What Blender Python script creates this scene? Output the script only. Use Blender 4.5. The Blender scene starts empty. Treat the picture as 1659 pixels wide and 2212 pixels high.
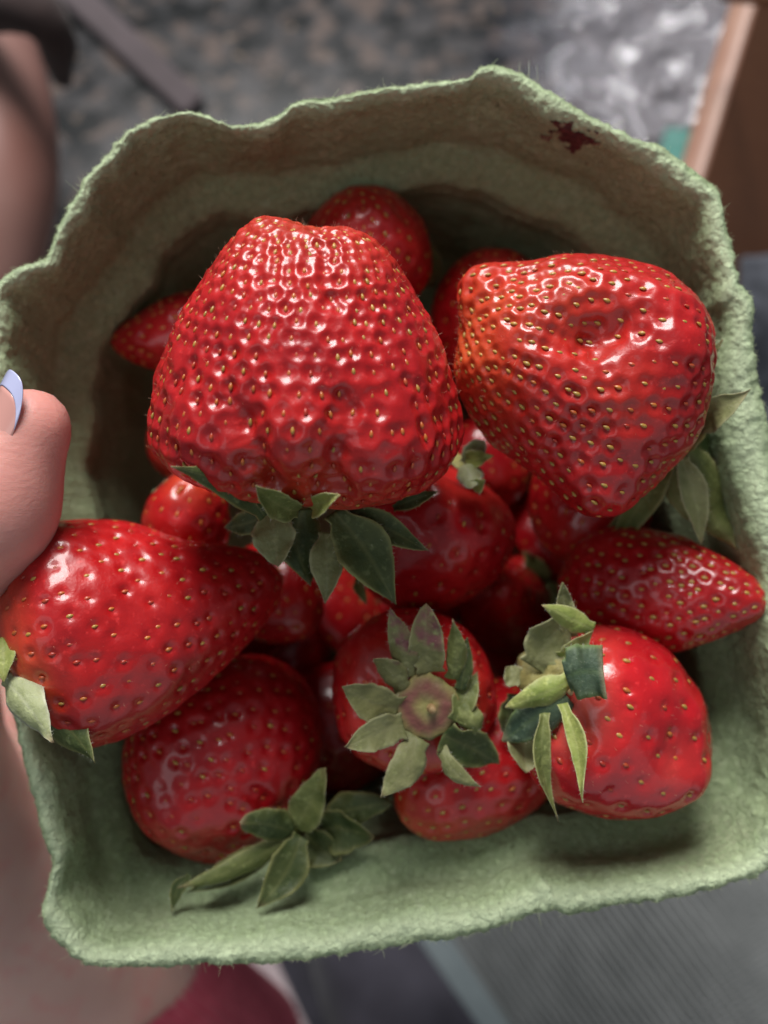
import bpy, math, random
import numpy as np
from mathutils import Vector, Matrix, Euler
random.seed(7); rng = np.random.default_rng(7)
S = 0.001                                   # millimetres to metres

# ------------------------------------------------------------------ camera, world, lamps
scene = bpy.context.scene
PITCH = math.radians(20)
CAM = Vector((0.0, 0.0, 0.335))
ROT = Matrix.Rotation(PITCH, 3, 'X')
cam_data = bpy.data.cameras.new('camera'); cam = bpy.data.objects.new('camera', cam_data)
scene.collection.objects.link(cam)
cam.location = CAM; cam.rotation_euler = (PITCH, 0, 0)
cam_data.sensor_fit = 'HORIZONTAL'; cam_data.sensor_width = 36; cam_data.lens = 45
cam_data.clip_start = 0.005; cam_data.clip_end = 50
cam_data.dof.use_dof = True; cam_data.dof.focus_distance = 0.133
cam_data.dof.aperture_fstop = 45/3.2
scene.camera = cam
world = bpy.data.worlds.new('World'); scene.world = world; world.use_nodes = True
bg = world.node_tree.nodes['Background']
bg.inputs[0].default_value = (0.84, 0.94, 1.0, 1); bg.inputs[1].default_value = 0.155
def area_lamp(name, direction, dist, target, sx, sy, power, col):
    ld = bpy.data.lights.new(name, 'AREA'); ld.shape = 'RECTANGLE'; ld.size = sx; ld.size_y = sy
    ld.energy = power; ld.color = col
    o = bpy.data.objects.new(name, ld); scene.collection.objects.link(o)
    t = CAM + ROT @ (Vector(target)*S)
    d = (ROT @ Vector(direction)).normalized()
    o.location = t + d*dist
    o.rotation_euler = d.to_track_quat('Z', 'Y').to_euler()
    return o
area_lamp('window_light', (-0.11, 0.86, 0.46), 0.95, (0, 0, -150), 0.40, 0.52, 15.0, (1.0, 0.98, 0.95))
area_lamp('ceiling_light', (-0.45, -0.12, 0.85), 1.3, (0, 0, -150), 0.55, 0.6, 1.2, (0.92, 0.97, 1.0))
area_lamp('added_front_fill', (0.34, -0.80, 0.52), 1.5, (0, 0, -200), 2.0, 1.5, 3.5, (0.95, 0.98, 1.0))  # soft fill lamp added on the viewer's side to lift inner walls and hand
vs = scene.view_settings
vs.view_transform = 'Standard'; vs.look = 'None'; vs.exposure = 0; vs.gamma = 1
scene.render.engine = 'CYCLES'
scene.cycles.use_denoising = True
scene.cycles.max_bounces = 8
scene.cycles.sample_clamp_indirect = 4

# ------------------------------------------------------------------ helpers
def P(px, py, d):
    """photo coordinates (1659 wide, 2212 high) at depth d (mm) to a point in front of the lens (mm)"""
    return np.array([(px/1659-.5)*.8*d, (.5-py/2212)*.8*4/3*d, -d], float)
def nrm(v): v = np.asarray(v, float); return v/np.linalg.norm(v)
def to_world(k): return CAM + ROT @ (Vector(k)*S)
C = scene.collection
def place(o, base, parent, pbase):
    if parent is None:
        o.location = to_world(base); o.rotation_euler = (PITCH, 0, 0)
    else:
        o.parent = parent; o.location = Vector((np.asarray(base)-np.asarray(pbase))*S)
    C.objects.link(o)
def tag(o, label=None, cat=None, group=None, kind=None):
    for k, v in (('label', label), ('category', cat), ('group', group), ('kind', kind)):
        if v: o[k] = v
    return o
def thing(name, label, cat, base, group=None):
    o = bpy.data.objects.new(name, None); o.empty_display_size = .01
    place(o, base, None, None); o['base'] = [float(x) for x in base]
    return tag(o, label, cat, group)
def make_mesh(name, V, Q=None, T=None, mats=(), smooth=True, attrs=None, midx=None):
    me = bpy.data.meshes.new(name)
    Q = np.zeros((0, 4), int) if Q is None or len(Q) == 0 else np.asarray(Q, int)
    T = np.zeros((0, 3), int) if T is None or len(T) == 0 else np.asarray(T, int)
    V = np.asarray(V, float)
    me.vertices.add(len(V)); me.vertices.foreach_set('co', (V*S).astype(np.float32).ravel())
    nl = Q.size + T.size
    me.loops.add(nl); me.loops.foreach_set('vertex_index', np.concatenate([Q.ravel(), T.ravel()]).astype(np.int32))
    npoly = len(Q)+len(T); me.polygons.add(npoly)
    tot = np.concatenate([np.full(len(Q), 4), np.full(len(T), 3)]).astype(np.int32)
    st = np.concatenate([[0], np.cumsum(tot)[:-1]]).astype(np.int32) if npoly else np.zeros(0, np.int32)
    me.polygons.foreach_set('loop_start', st)
    me.polygons.foreach_set('use_smooth', np.full(npoly, bool(smooth)))
    for m in mats: me.materials.append(m)
    if midx is not None: me.polygons.foreach_set('material_index', np.asarray(midx, np.int32))
    for k, a in (attrs or {}).items():
        at = me.attributes.new(k, 'FLOAT', 'POINT'); at.data.foreach_set('value', np.asarray(a, np.float32))
    me.update(calc_edges=True); me.validate()
    return me
def add(name, V, Q=None, T=None, mat=None, parent=None, base=None, **kw):
    """V in lens-space mm; becomes one mesh object"""
    V = np.asarray(V, float)
    Q = np.zeros((0, 4), int) if Q is None or len(Q) == 0 else np.asarray(Q, int); T = np.zeros((0, 3), int) if T is None or len(T) == 0 else np.asarray(T, int)
    us = np.unique(np.concatenate([Q.ravel(), T.ravel()]))
    if len(us) < len(V):
        re_ = -np.ones(len(V), int); re_[us] = np.arange(len(us)); V = V[us]; Q = re_[Q]; T = re_[T]
        if kw.get('attrs'): kw['attrs'] = {k: np.asarray(a)[us] for k, a in kw['attrs'].items()}
    pb = np.array(parent['kbase']) if parent is not None and 'kbase' in parent else (np.array(parent['base']) if parent is not None else None)
    b = np.array(base if base is not None else (pb if parent is not None else V.mean(0)), float)
    me = make_mesh(name, V-b, Q, T, mats=(mat if isinstance(mat, (list, tuple)) else [mat]), **kw)
    o = bpy.data.objects.new(name, me); place(o, b, parent, pb); o['kbase'] = [float(x) for x in b]
    return o
def vnoise(p, seed=0):
    p = np.asarray(p, float); i = np.floor(p).astype(np.int64); f = p-i; f = f*f*(3-2*f)
    def h(x, y, z):
        n = (x*374761393 + y*668265263 + z*2147483647 + seed*974634777) & 0xffffffff
        n = ((n ^ (n >> 13))*1274126177) & 0xffffffff
        n = ((n ^ (n >> 16))*2246822519) & 0xffffffff
        return ((n ^ (n >> 15)) & 0xffff)/32767.5-1
    r = 0
    for a in (0, 1):
        for b in (0, 1):
            for c in (0, 1):
                w = (f[:, 0] if a else 1-f[:, 0])*(f[:, 1] if b else 1-f[:, 1])*(f[:, 2] if c else 1-f[:, 2])
                r = r + w*h(i[:, 0]+a, i[:, 1]+b, i[:, 2]+c)
    return r
def fbm(p, oct=3, seed=0):
    r = 0; a = 1; s = 0
    for k in range(oct):
        r = r + a*vnoise(np.asarray(p)*2**k+17.3*k, seed+k); s += a; a *= .5
    return r/s
def vnormals(V, Q, T=None):
    N = np.zeros_like(V)
    n = np.cross(V[Q[:, 2]]-V[Q[:, 0]], V[Q[:, 3]]-V[Q[:, 1]])
    for k in range(4): np.add.at(N, Q[:, k], n)
    if T is not None and len(T):
        n = np.cross(V[T[:, 1]]-V[T[:, 0]], V[T[:, 2]]-V[T[:, 0]])
        for k in range(3): np.add.at(N, T[:, k], n)
    return N/np.maximum(np.linalg.norm(N, axis=1, keepdims=True), 1e-9)
def spline(pts, n):
    """Catmull-Rom through pts, resampled by arc length to n points"""
    p = np.asarray(pts, float); q = np.vstack([2*p[0]-p[1], p, 2*p[-1]-p[-2]])
    out = []
    for i in range(len(p)-1):
        a, b, c, d = q[i:i+4]; t = np.linspace(0, 1, 40, endpoint=False)[:, None]
        out.append(.5*((2*b)+(-a+c)*t+(2*a-5*b+4*c-d)*t*t+(-a+3*b-3*c+d)*t**3))
    out = np.vstack(out+[p[-1:]])
    L = np.concatenate([[0], np.cumsum(np.linalg.norm(np.diff(out, axis=0), axis=1))])
    s = np.linspace(0, L[-1], n)
    return np.stack([np.interp(s, L, out[:, k]) for k in range(p.shape[1])], 1)
def grid_quads(nr, nc, wrap=False, off=0):
    r = np.arange(nr-1)[:, None]; c = np.arange(nc if wrap else nc-1)[None, :]
    c2 = (c+1) % nc
    a = r*nc+c; b = r*nc+c2
    return (np.stack([a, b, b+nc, a+nc], -1).reshape(-1, 4))+off
def shell(Pg, nr, nc, thick, N=None):
    """closed thin solid from an open grid of points"""
    Q = grid_quads(nr, nc)
    if N is None: N = vnormals(Pg, Q)
    th = np.asarray(thick).reshape(-1, 1) if np.ndim(thick) else thick
    V = np.vstack([Pg+N*th/2, Pg-N*th/2]); n = nr*nc
    idx = np.arange(n).reshape(nr, nc)
    ring = np.concatenate([idx[0, :], idx[1:, -1], idx[-1, -2::-1], idx[-2:0:-1, 0]])
    r2 = np.roll(ring, -1)
    side = np.stack([ring, ring+n, r2+n, r2], 1)
    return V, np.vstack([Q, Q[:, ::-1]+n, side])
def tube(path, rad, nseg=10, cap=True):
    path = np.asarray(path, float); n = len(path); rad = np.broadcast_to(rad, n)
    tg = np.gradient(path, axis=0); tg /= np.linalg.norm(tg, axis=1, keepdims=True)
    up = np.array([0, 0, 1.]) if abs(tg[0][2]) < .9 else np.array([1., 0, 0])
    V = []
    a = np.linspace(0, 2*np.pi, nseg, endpoint=False)
    e = up-tg[0]*up.dot(tg[0])
    for i in range(n):
        e = e-tg[i]*e.dot(tg[i]); e /= np.linalg.norm(e); f = np.cross(tg[i], e)
        V.append(path[i]+rad[i]*(np.cos(a)[:, None]*e+np.sin(a)[:, None]*f))
    V = np.vstack(V); Q = grid_quads(n, nseg, True); T = []
    if cap:
        V = np.vstack([V, path[:1], path[-1:]]); k = n*nseg
        for j in range(nseg):
            T.append((k, (j+1) % nseg, j)); T.append((k+1, (n-1)*nseg+j, (n-1)*nseg+(j+1) % nseg))
    return V, Q, np.array(T, int).reshape(-1, 3)

# ------------------------------------------------------------------ materials
def mat(name):
    m = bpy.data.materials.new(name); m.use_nodes = True; nt = m.node_tree
    b = nt.nodes['Principled BSDF']
    return m, nt, b
def nd(nt, t, **kw):
    n = nt.nodes.new(t)
    for k, v in kw.items():
        if hasattr(n, k): setattr(n, k, v)
    return n
def mixc(nt, fac, a, b, blend='MIX'):
    n = nt.nodes.new('ShaderNodeMix'); n.data_type = 'RGBA'; n.blend_type = blend
    for sock, v in ((n.inputs[0], fac), (n.inputs[6], a), (n.inputs[7], b)):
        if hasattr(v, 'default_value') or isinstance(v, bpy.types.NodeSocket): nt.links.new(v, sock)
        elif isinstance(v, (int, float)): sock.default_value = v
        else: sock.default_value = (*v, 1)
    return n.outputs[2]
def noise_fac(nt, scale, detail=3, lo=.35, hi=.65, rough=.55, coord='Object', distort=0, stretch=None):
    tc = nt.nodes.new('ShaderNodeTexCoord'); n = nt.nodes.new('ShaderNodeTexNoise')
    n.inputs['Scale'].default_value = scale; n.inputs['Detail'].default_value = detail
    n.inputs['Roughness'].default_value = rough; n.inputs['Distortion'].default_value = distort
    src = tc.outputs[coord]
    if stretch:
        mp = nt.nodes.new('ShaderNodeMapping'); mp.inputs['Scale'].default_value = stretch
        nt.links.new(src, mp.inputs[0]); src = mp.outputs[0]
    nt.links.new(src, n.inputs['Vector'])
    r = nt.nodes.new('ShaderNodeMapRange'); r.inputs[1].default_value = lo; r.inputs[2].default_value = hi
    nt.links.new(n.outputs[0], r.inputs[0])
    return r.outputs[0]
def attr(nt, name):
    n = nt.nodes.new('ShaderNodeAttribute'); n.attribute_name = name; return n.outputs['Fac']
def bump(nt, b, height, strength, dist):
    n = nt.nodes.new('ShaderNodeBump'); n.inputs['Strength'].default_value = strength; n.inputs['Distance'].default_value = dist
    nt.links.new(height, n.inputs['Height']); nt.links.new(n.outputs[0], b.inputs['Normal']); return n
def setp(b, **kw):
    for k, v in kw.items():
        b.inputs[k.replace('_', ' ')].default_value = (*v, 1) if isinstance(v, tuple) and len(v) == 3 and 'Radius' not in k else v

def berry_mat(name, red, dark, pale, rough):
    m, nt, b = mat(name)
    f = noise_fac(nt, 130, 5, .32, .68, .65)
    c = mixc(nt, f, dark, red)
    c = mixc(nt, noise_fac(nt, 900, 3, .60, .74), c, tuple(min(1, x*1.15+.015) for x in red))
    c = mixc(nt, attr(nt, 'pale'), c, pale)
    nt.links.new(c, b.inputs['Base Color'])
    setp(b, Roughness=rough, IOR=1.45)
    b.inputs['Subsurface Weight'].default_value = .22
    b.inputs['Subsurface Radius'].default_value = (1.0, .12, .08); b.inputs['Subsurface Scale'].default_value = .0016
    b.inputs['Coat Weight'].default_value = .42
    cr = nt.nodes.new('ShaderNodeMapRange'); cr.inputs[3].default_value = .03; cr.inputs[4].default_value = .15; nt.links.new(noise_fac(nt, 380, 3, .35, .65), cr.inputs[0]); nt.links.new(cr.outputs[0], b.inputs['Coat Roughness'])
    h = noise_fac(nt, 1500, 3, 0, 1)
    bump(nt, b, h, .22, .0003)
    return m
M = {}
M['berry'] = berry_mat('strawberry_skin', (.52, .012, .013), (.34, .005, .009), (.62, .10, .028), .36)
M['berry_dark'] = berry_mat('ripe_strawberry_skin', (.48, .011, .014), (.32, .004, .009), (.54, .06, .03), .30)
M['berry_bright'] = berry_mat('glossy_strawberry_skin', (.60, .012, .018), (.45, .006, .013), (.74, .12, .09), .22)
def seed_mat(name, a, b2):
    m, nt, b = mat(name)
    oi = nt.nodes.new('ShaderNodeObjectInfo')
    c = mixc(nt, oi.outputs['Random'], a, b2); nt.links.new(c, b.inputs['Base Color'])
    setp(b, Roughness=.38); b.inputs['Coat Weight'].default_value = .3; b.inputs['Coat Roughness'].default_value = .2
    return m
M['seed_yellow'] = seed_mat('yellow_seed', (.50, .27, .055), (.36, .22, .045))
M['seed_orange'] = seed_mat('orange_seed', (.52, .17, .03), (.46, .09, .02))
M['seed_red'] = seed_mat('red_seed', (.50, .10, .03), (.40, .03, .015))
def leaf_mat(name, a, bcol, edge, spot=None):
    m, nt, b = mat(name)
    f = noise_fac(nt, 260, 4, .35, .65)
    c = mixc(nt, f, a, bcol)
    if spot is not None:
        f3 = noise_fac(nt, 150, 3, .56, .66); c = mixc(nt, f3, c, spot)
    c = mixc(nt, noise_fac(nt, 700, 3, .58, .72), c, tuple(x*1.5+.02 for x in bcol))
    c = mixc(nt, attr(nt, 'edge'), c, edge)
    c = mixc(nt, attr(nt, 'tip'), c, (.30, .21, .12))
    nt.links.new(c, b.inputs['Base Color'])
    setp(b, Roughness=.55); b.inputs['Specular IOR Level'].default_value = .35
    b.inputs['Subsurface Weight'].default_value = .10; b.inputs['Subsurface Radius'].default_value = (.5, .6, .2); b.inputs['Subsurface Scale'].default_value = .0008
    h = noise_fac(nt, 900, 4, 0, 1); bump(nt, b, h, .6, .0004)
    return m
M['leaf_dark'] = leaf_mat('dark_sepal', (.036, .058, .016), (.070, .088, .026), (.24, .24, .09))
M['leaf_mid'] = leaf_mat('mid_sepal', (.105, .130, .036), (.17, .19, .060), (.28, .28, .12))
M['leaf_pale'] = leaf_mat('pale_sepal', (.25, .25, .115), (.17, .18, .070), (.34, .33, .18))
M['leaf_purple'] = leaf_mat('purple_mottled_sepal', (.22, .215, .085), (.15, .155, .060), (.28, .26, .13), (.19, .075, .075))
M['leaf_bright'] = leaf_mat('fresh_green_sepal', (.22, .28, .065), (.31, .34, .10), (.42, .43, .20))
M['leaf_blue'] = leaf_mat('blue_green_sepal', (.035, .065, .040), (.075, .11, .065), (.14, .20, .07))
M['leaf_white'] = leaf_mat('downy_sepal', (.38, .41, .24), (.30, .33, .16), (.60, .60, .46))
m, nt, b = mat('calyx_disc')
c = mixc(nt, noise_fac(nt, 420, 4, .4, .6), (.34, .31, .10), (.24, .23, .09))
c = mixc(nt, attr(nt, 'purple'), c, (.22, .075, .06))
nt.links.new(c, b.inputs['Base Color']); setp(b, Roughness=.6); bump(nt, b, noise_fac(nt, 1200, 4, 0, 1), .5, .0005)
M['calyx'] = m
m, nt, b = mat('brown_stem'); c = mixc(nt, noise_fac(nt, 700, 3), (.35, .20, .09), (.50, .36, .18)); nt.links.new(c, b.inputs['Base Color']); setp(b, Roughness=.6); M['stem'] = m
m, nt, b = mat('fine_hair'); setp(b, Base_Color=(.80, .45, .30), Roughness=.5); M['hair'] = m
m, nt, b = mat('downy_hair'); setp(b, Base_Color=(.75, .76, .62), Roughness=.5); M['downy_hair'] = m
# moulded paper pulp
m, nt, b = mat('green_paper_pulp')
c = mixc(nt, noise_fac(nt, 60, 4, .3, .7), (.44, .565, .32), (.53, .655, .395))
c = mixc(nt, noise_fac(nt, 520, 4, .52, .75), c, (.60, .72, .47))
c = mixc(nt, noise_fac(nt, 33, 3, .54, .72), c, (.45, .50, .31))
c = mixc(nt, noise_fac(nt, 900, 2, .66, .72), c, (.16, .20, .10))
c = mixc(nt, noise_fac(nt, 420, 6, .40, .62, .75, distort=2.2), (.405, .515, .285), c)
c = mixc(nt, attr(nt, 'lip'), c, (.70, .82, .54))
nt.links.new(c, b.inputs['Base Color']); setp(b, Roughness=.95); b.inputs['Specular IOR Level'].default_value = .15
h1 = noise_fac(nt, 700, 6, 0, 1, .7, distort=1.2)
h2 = noise_fac(nt, 200, 4, 0, 1, .6)
ad = nt.nodes.new('ShaderNodeMath'); ad.operation = 'ADD'; nt.links.new(h1, ad.inputs[0]); nt.links.new(h2, ad.inputs[1])
bump(nt, b, ad.outputs[0], .9, .0016)
M['pulp'] = m
m, nt, b = mat('pulp_fibre'); setp(b, Base_Color=(.50, .56, .34), Roughness=.9); M['fibre'] = m
m, nt, b = mat('dried_juice'); c = mixc(nt, noise_fac(nt, 900, 4), (.055, .012, .012), (.13, .035, .03)); so = nt.nodes.new('ShaderNodeMath'); so.operation = 'MULTIPLY_ADD'; so.use_clamp = True; nt.links.new(noise_fac(nt, 1100, 3, .3, .7), so.inputs[0]); so.inputs[1].default_value = .45; nt.links.new(attr(nt, 'soak'), so.inputs[2]); c = mixc(nt, so.outputs[0], (.34, .33, .20), c)
nt.links.new(c, b.inputs['Base Color']); setp(b, Roughness=.8); bump(nt, b, noise_fac(nt, 1500, 4, 0, 1), .8, .0008); M['stain'] = m
# skin
m, nt, b = mat('skin')
c = mixc(nt, noise_fac(nt, 45, 4, .35, .65), (.58, .34, .29), (.64, .40, .345))
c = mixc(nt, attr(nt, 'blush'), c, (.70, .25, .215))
c = mixc(nt, noise_fac(nt, 170, 4, .50, .75), c, (.62, .27, .24))
nt.links.new(c, b.inputs['Base Color']); setp(b, Roughness=.45)
b.inputs['Subsurface Weight'].default_value = .35; b.inputs['Subsurface Radius'].default_value = (1, .3, .18); b.inputs['Subsurface Scale'].default_value = .004
wr = noise_fac(nt, 260, 5, .3, .7, .7, distort=.6, stretch=(.45, 1.6, 1)); fn = noise_fac(nt, 1300, 3, 0, 1)
ad2 = nt.nodes.new('ShaderNodeMath'); ad2.operation = 'ADD'; nt.links.new(wr, ad2.inputs[0]); nt.links.new(fn, ad2.inputs[1]); bump(nt, b, ad2.outputs[0], .2, .0003); M['skin'] = m
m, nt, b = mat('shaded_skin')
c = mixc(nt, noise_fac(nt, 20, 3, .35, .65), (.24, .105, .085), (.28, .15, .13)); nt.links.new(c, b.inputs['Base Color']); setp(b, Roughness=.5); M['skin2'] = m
m, nt, b = mat('nail_bed'); setp(b, Base_Color=(.66, .33, .29), Roughness=.25); b.inputs['Coat Weight'].default_value = .6; M['nail'] = m
m, nt, b = mat('lavender_polish'); setp(b, Base_Color=(.55, .57, .84), Roughness=.2); b.inputs['Coat Weight'].default_value = .8; M['polish'] = m
def cloth(name, a, b2, rough=.85, scale=300, bs=.4, bd=.0006):
    m, nt, b = mat(name); c = mixc(nt, noise_fac(nt, scale, 4), a, b2); nt.links.new(c, b.inputs['Base Color'])
    setp(b, Roughness=rough); b.inputs['Sheen Weight'].default_value = .15; bump(nt, b, noise_fac(nt, scale*3, 3, 0, 1), bs, bd); return m
M['red_knit'] = cloth('red_knit', (.40, .035, .07), (.52, .065, .11))
M['navy'] = cloth('navy_trouser_cloth', (.036, .033, .047), (.056, .052, .072), scale=60)
M['pink_cloth'] = cloth('pale_pink_cloth', (.74, .60, .62), (.64, .50, .52), scale=60)
M['dark_blue'] = cloth('dark_blue_cloth', (.018, .021, .030), (.06, .066, .085), scale=130)
M['grey_mesh'] = cloth('grey_mesh_cloth', (.21, .22, .22), (.27, .28, .28), scale=80)
M['pale_blue'] = cloth('pale_blue_hem', (.24, .285, .30), (.20, .24, .255), scale=80)
M['brown_band'] = cloth('dark_brown_band', (.022, .010, .010), (.038, .018, .017), scale=80)
M['mauve'] = cloth('painted_reflection', (.085, .065, .072), (.065, .050, .055), scale=60)  # dark tone of the reflection painted onto the counter
m, nt, b = mat('brown_wood')
c = mixc(nt, noise_fac(nt, 40, 4, .3, .7, stretch=(1, 8, 8)), (.19, .070, .032), (.25, .10, .048)); nt.links.new(c, b.inputs['Base Color']); setp(b, Roughness=.35); M['wood'] = m
m, nt, b = mat('lit_wood_edge')  # paler copy of the wood: light caught by the bevel, painted in
c = mixc(nt, noise_fac(nt, 60, 3), (.30, .155, .11), (.38, .22, .16)); nt.links.new(c, b.inputs['Base Color']); setp(b, Roughness=.4); M['wood_edge'] = m
# granite
m, nt, b = mat('polished_granite')
f1 = noise_fac(nt, 60, 4, .42, .60, .6); f2 = noise_fac(nt, 85, 2, .52, .60, .5); f3 = noise_fac(nt, 48, 3, .54, .60, .6)
c = mixc(nt, f1, (.015, .016, .018), (.058, .055, .058))
c = mixc(nt, f2, c, (.098, .074, .066))
c = mixc(nt, f3, c, (.006, .007, .008))
f4 = noise_fac(nt, 110, 2, .66, .70); c = mixc(nt, f4, c, (.17, .12, .085))
nt.links.new(c, b.inputs['Base Color']); setp(b, Roughness=.24); b.inputs['Specular IOR Level'].default_value = .3; M['granite'] = m
# thin clear plastic
m, nt, b = mat('clear_plastic')
nt.nodes.remove(b); out = nt.nodes['Material Output']
tr = nt.nodes.new('ShaderNodeBsdfTransparent'); tr.inputs[0].default_value = (.93, .94, .96, 1)
gl = nt.nodes.new('ShaderNodeBsdfGlossy'); gl.inputs['Roughness'].default_value = .07; gl.inputs[0].default_value = (1, 1, 1, 1)
df = nt.nodes.new('ShaderNodeBsdfDiffuse'); df.inputs[0].default_value = (.66, .62, .68, 1)
m1 = nt.nodes.new('ShaderNodeMixShader'); hz = attr(nt, 'haze'); hm = nt.nodes.new('ShaderNodeMath'); hm.operation = 'MULTIPLY'; hm.inputs[1].default_value = .27; nt.links.new(hz, hm.inputs[0]); nt.links.new(hm.outputs[0], m1.inputs[0]); m2 = nt.nodes.new('ShaderNodeMixShader')
fr = nt.nodes.new('ShaderNodeFresnel'); fr.inputs[0].default_value = 1.45
nt.links.new(tr.outputs[0], m1.inputs[1]); nt.links.new(df.outputs[0], m1.inputs[2])
fm = nt.nodes.new('ShaderNodeMath'); fm.operation = 'MULTIPLY'; nt.links.new(fr.outputs[0], fm.inputs[0]); nt.links.new(hz, fm.inputs[1]); nt.links.new(fm.outputs[0], m2.inputs[0]); nt.links.new(m1.outputs[0], m2.inputs[1]); nt.links.new(gl.outputs[0], m2.inputs[2]); nt.links.new(m2.outputs[0], out.inputs[0])
M['plastic'] = m
m, nt, b = mat('teal_print'); setp(b, Base_Color=(.05, .20, .17), Roughness=.4); M['teal'] = m
m, nt, b = mat('dark_floor'); setp(b, Base_Color=(.03, .03, .035), Roughness=.8); M['floor'] = m

# ------------------------------------------------------------------ setting: counter, floor
def world_box(name, x0, x1, y0, y1, z0, z1, material, bev=.004):
    import bmesh
    bm = bmesh.new(); bmesh.ops.create_cube(bm, size=1)
    for v in bm.verts:
        v.co = Vector(((x0+x1)/2+v.co.x*(x1-x0), (y0+y1)/2+v.co.y*(y1-y0), (z0+z1)/2+v.co.z*(z1-z0)))
    bmesh.ops.bevel(bm, geom=bm.edges[:], offset=bev, segments=3, affect='EDGES')
    me = bpy.data.meshes.new(name); bm.to_mesh(me); bm.free(); me.materials.append(material)
    o = bpy.data.objects.new(name, me); C.objects.link(o); return o
counter = tag(world_box('granite_counter', -.9, .9, .17, .95, -.03, 0, M['granite'], .006), 'dark speckled granite counter behind the carton', 'counter', kind='structure')
me = make_mesh('floor', np.array([(-3000, -3000, 0), (3000, -3000, 0), (3000, 3000, 0), (-3000, 3000, 0)]), [(0, 1, 2, 3)], mats=[M['floor']])
fl = bpy.data.objects.new('floor', me); fl.location = (0, 0, -.62); C.objects.link(fl); tag(fl, kind='structure')

# ------------------------------------------------------------------ carton
RIM = [(-22, 640), (-8, 605), (40, 575), (92, 552), (122, 478), (180, 382), (230, 322), (272, 272), (330, 250), (405, 235), (442, 243), (500, 260), (560, 256),
       (600, 237), (640, 208), (700, 197), (800, 181), (900, 170), (1005, 157), (1045, 130), (1085, 131), (1130, 150), (1200, 195), (1290, 247),
       (1375, 291), (1430, 305), (1480, 342), (1545, 390), (1562, 412), (1582, 500), (1606, 608), (1628, 642), (1640, 780), (1668, 920),
       (1690, 1100), (1706, 1300), (1722, 1500), (1735, 1700), (1722, 1800), (1690, 1868), (1640, 1902), (1530, 1932), (1440, 1950), (1340, 1963), (1240, 1984), (1195, 1977),
       (1100, 2001), (1000, 2030), (900, 2042), (800, 2060), (700, 2076), (600, 2086), (500, 2090), (400, 2091), (300, 2096), (205, 2098),
       (160, 2082), (130, 2052), (100, 2020), (86, 1988), (94, 1930), (106, 1870), (92, 1830), (76, 1780), (60, 1720), (42, 1640), (28, 1585), (12, 1530),
       (-6, 1440), (-22, 1300), (-30, 1100), (-36, 900), (-32, 760)]
D0 = 149.0
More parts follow.
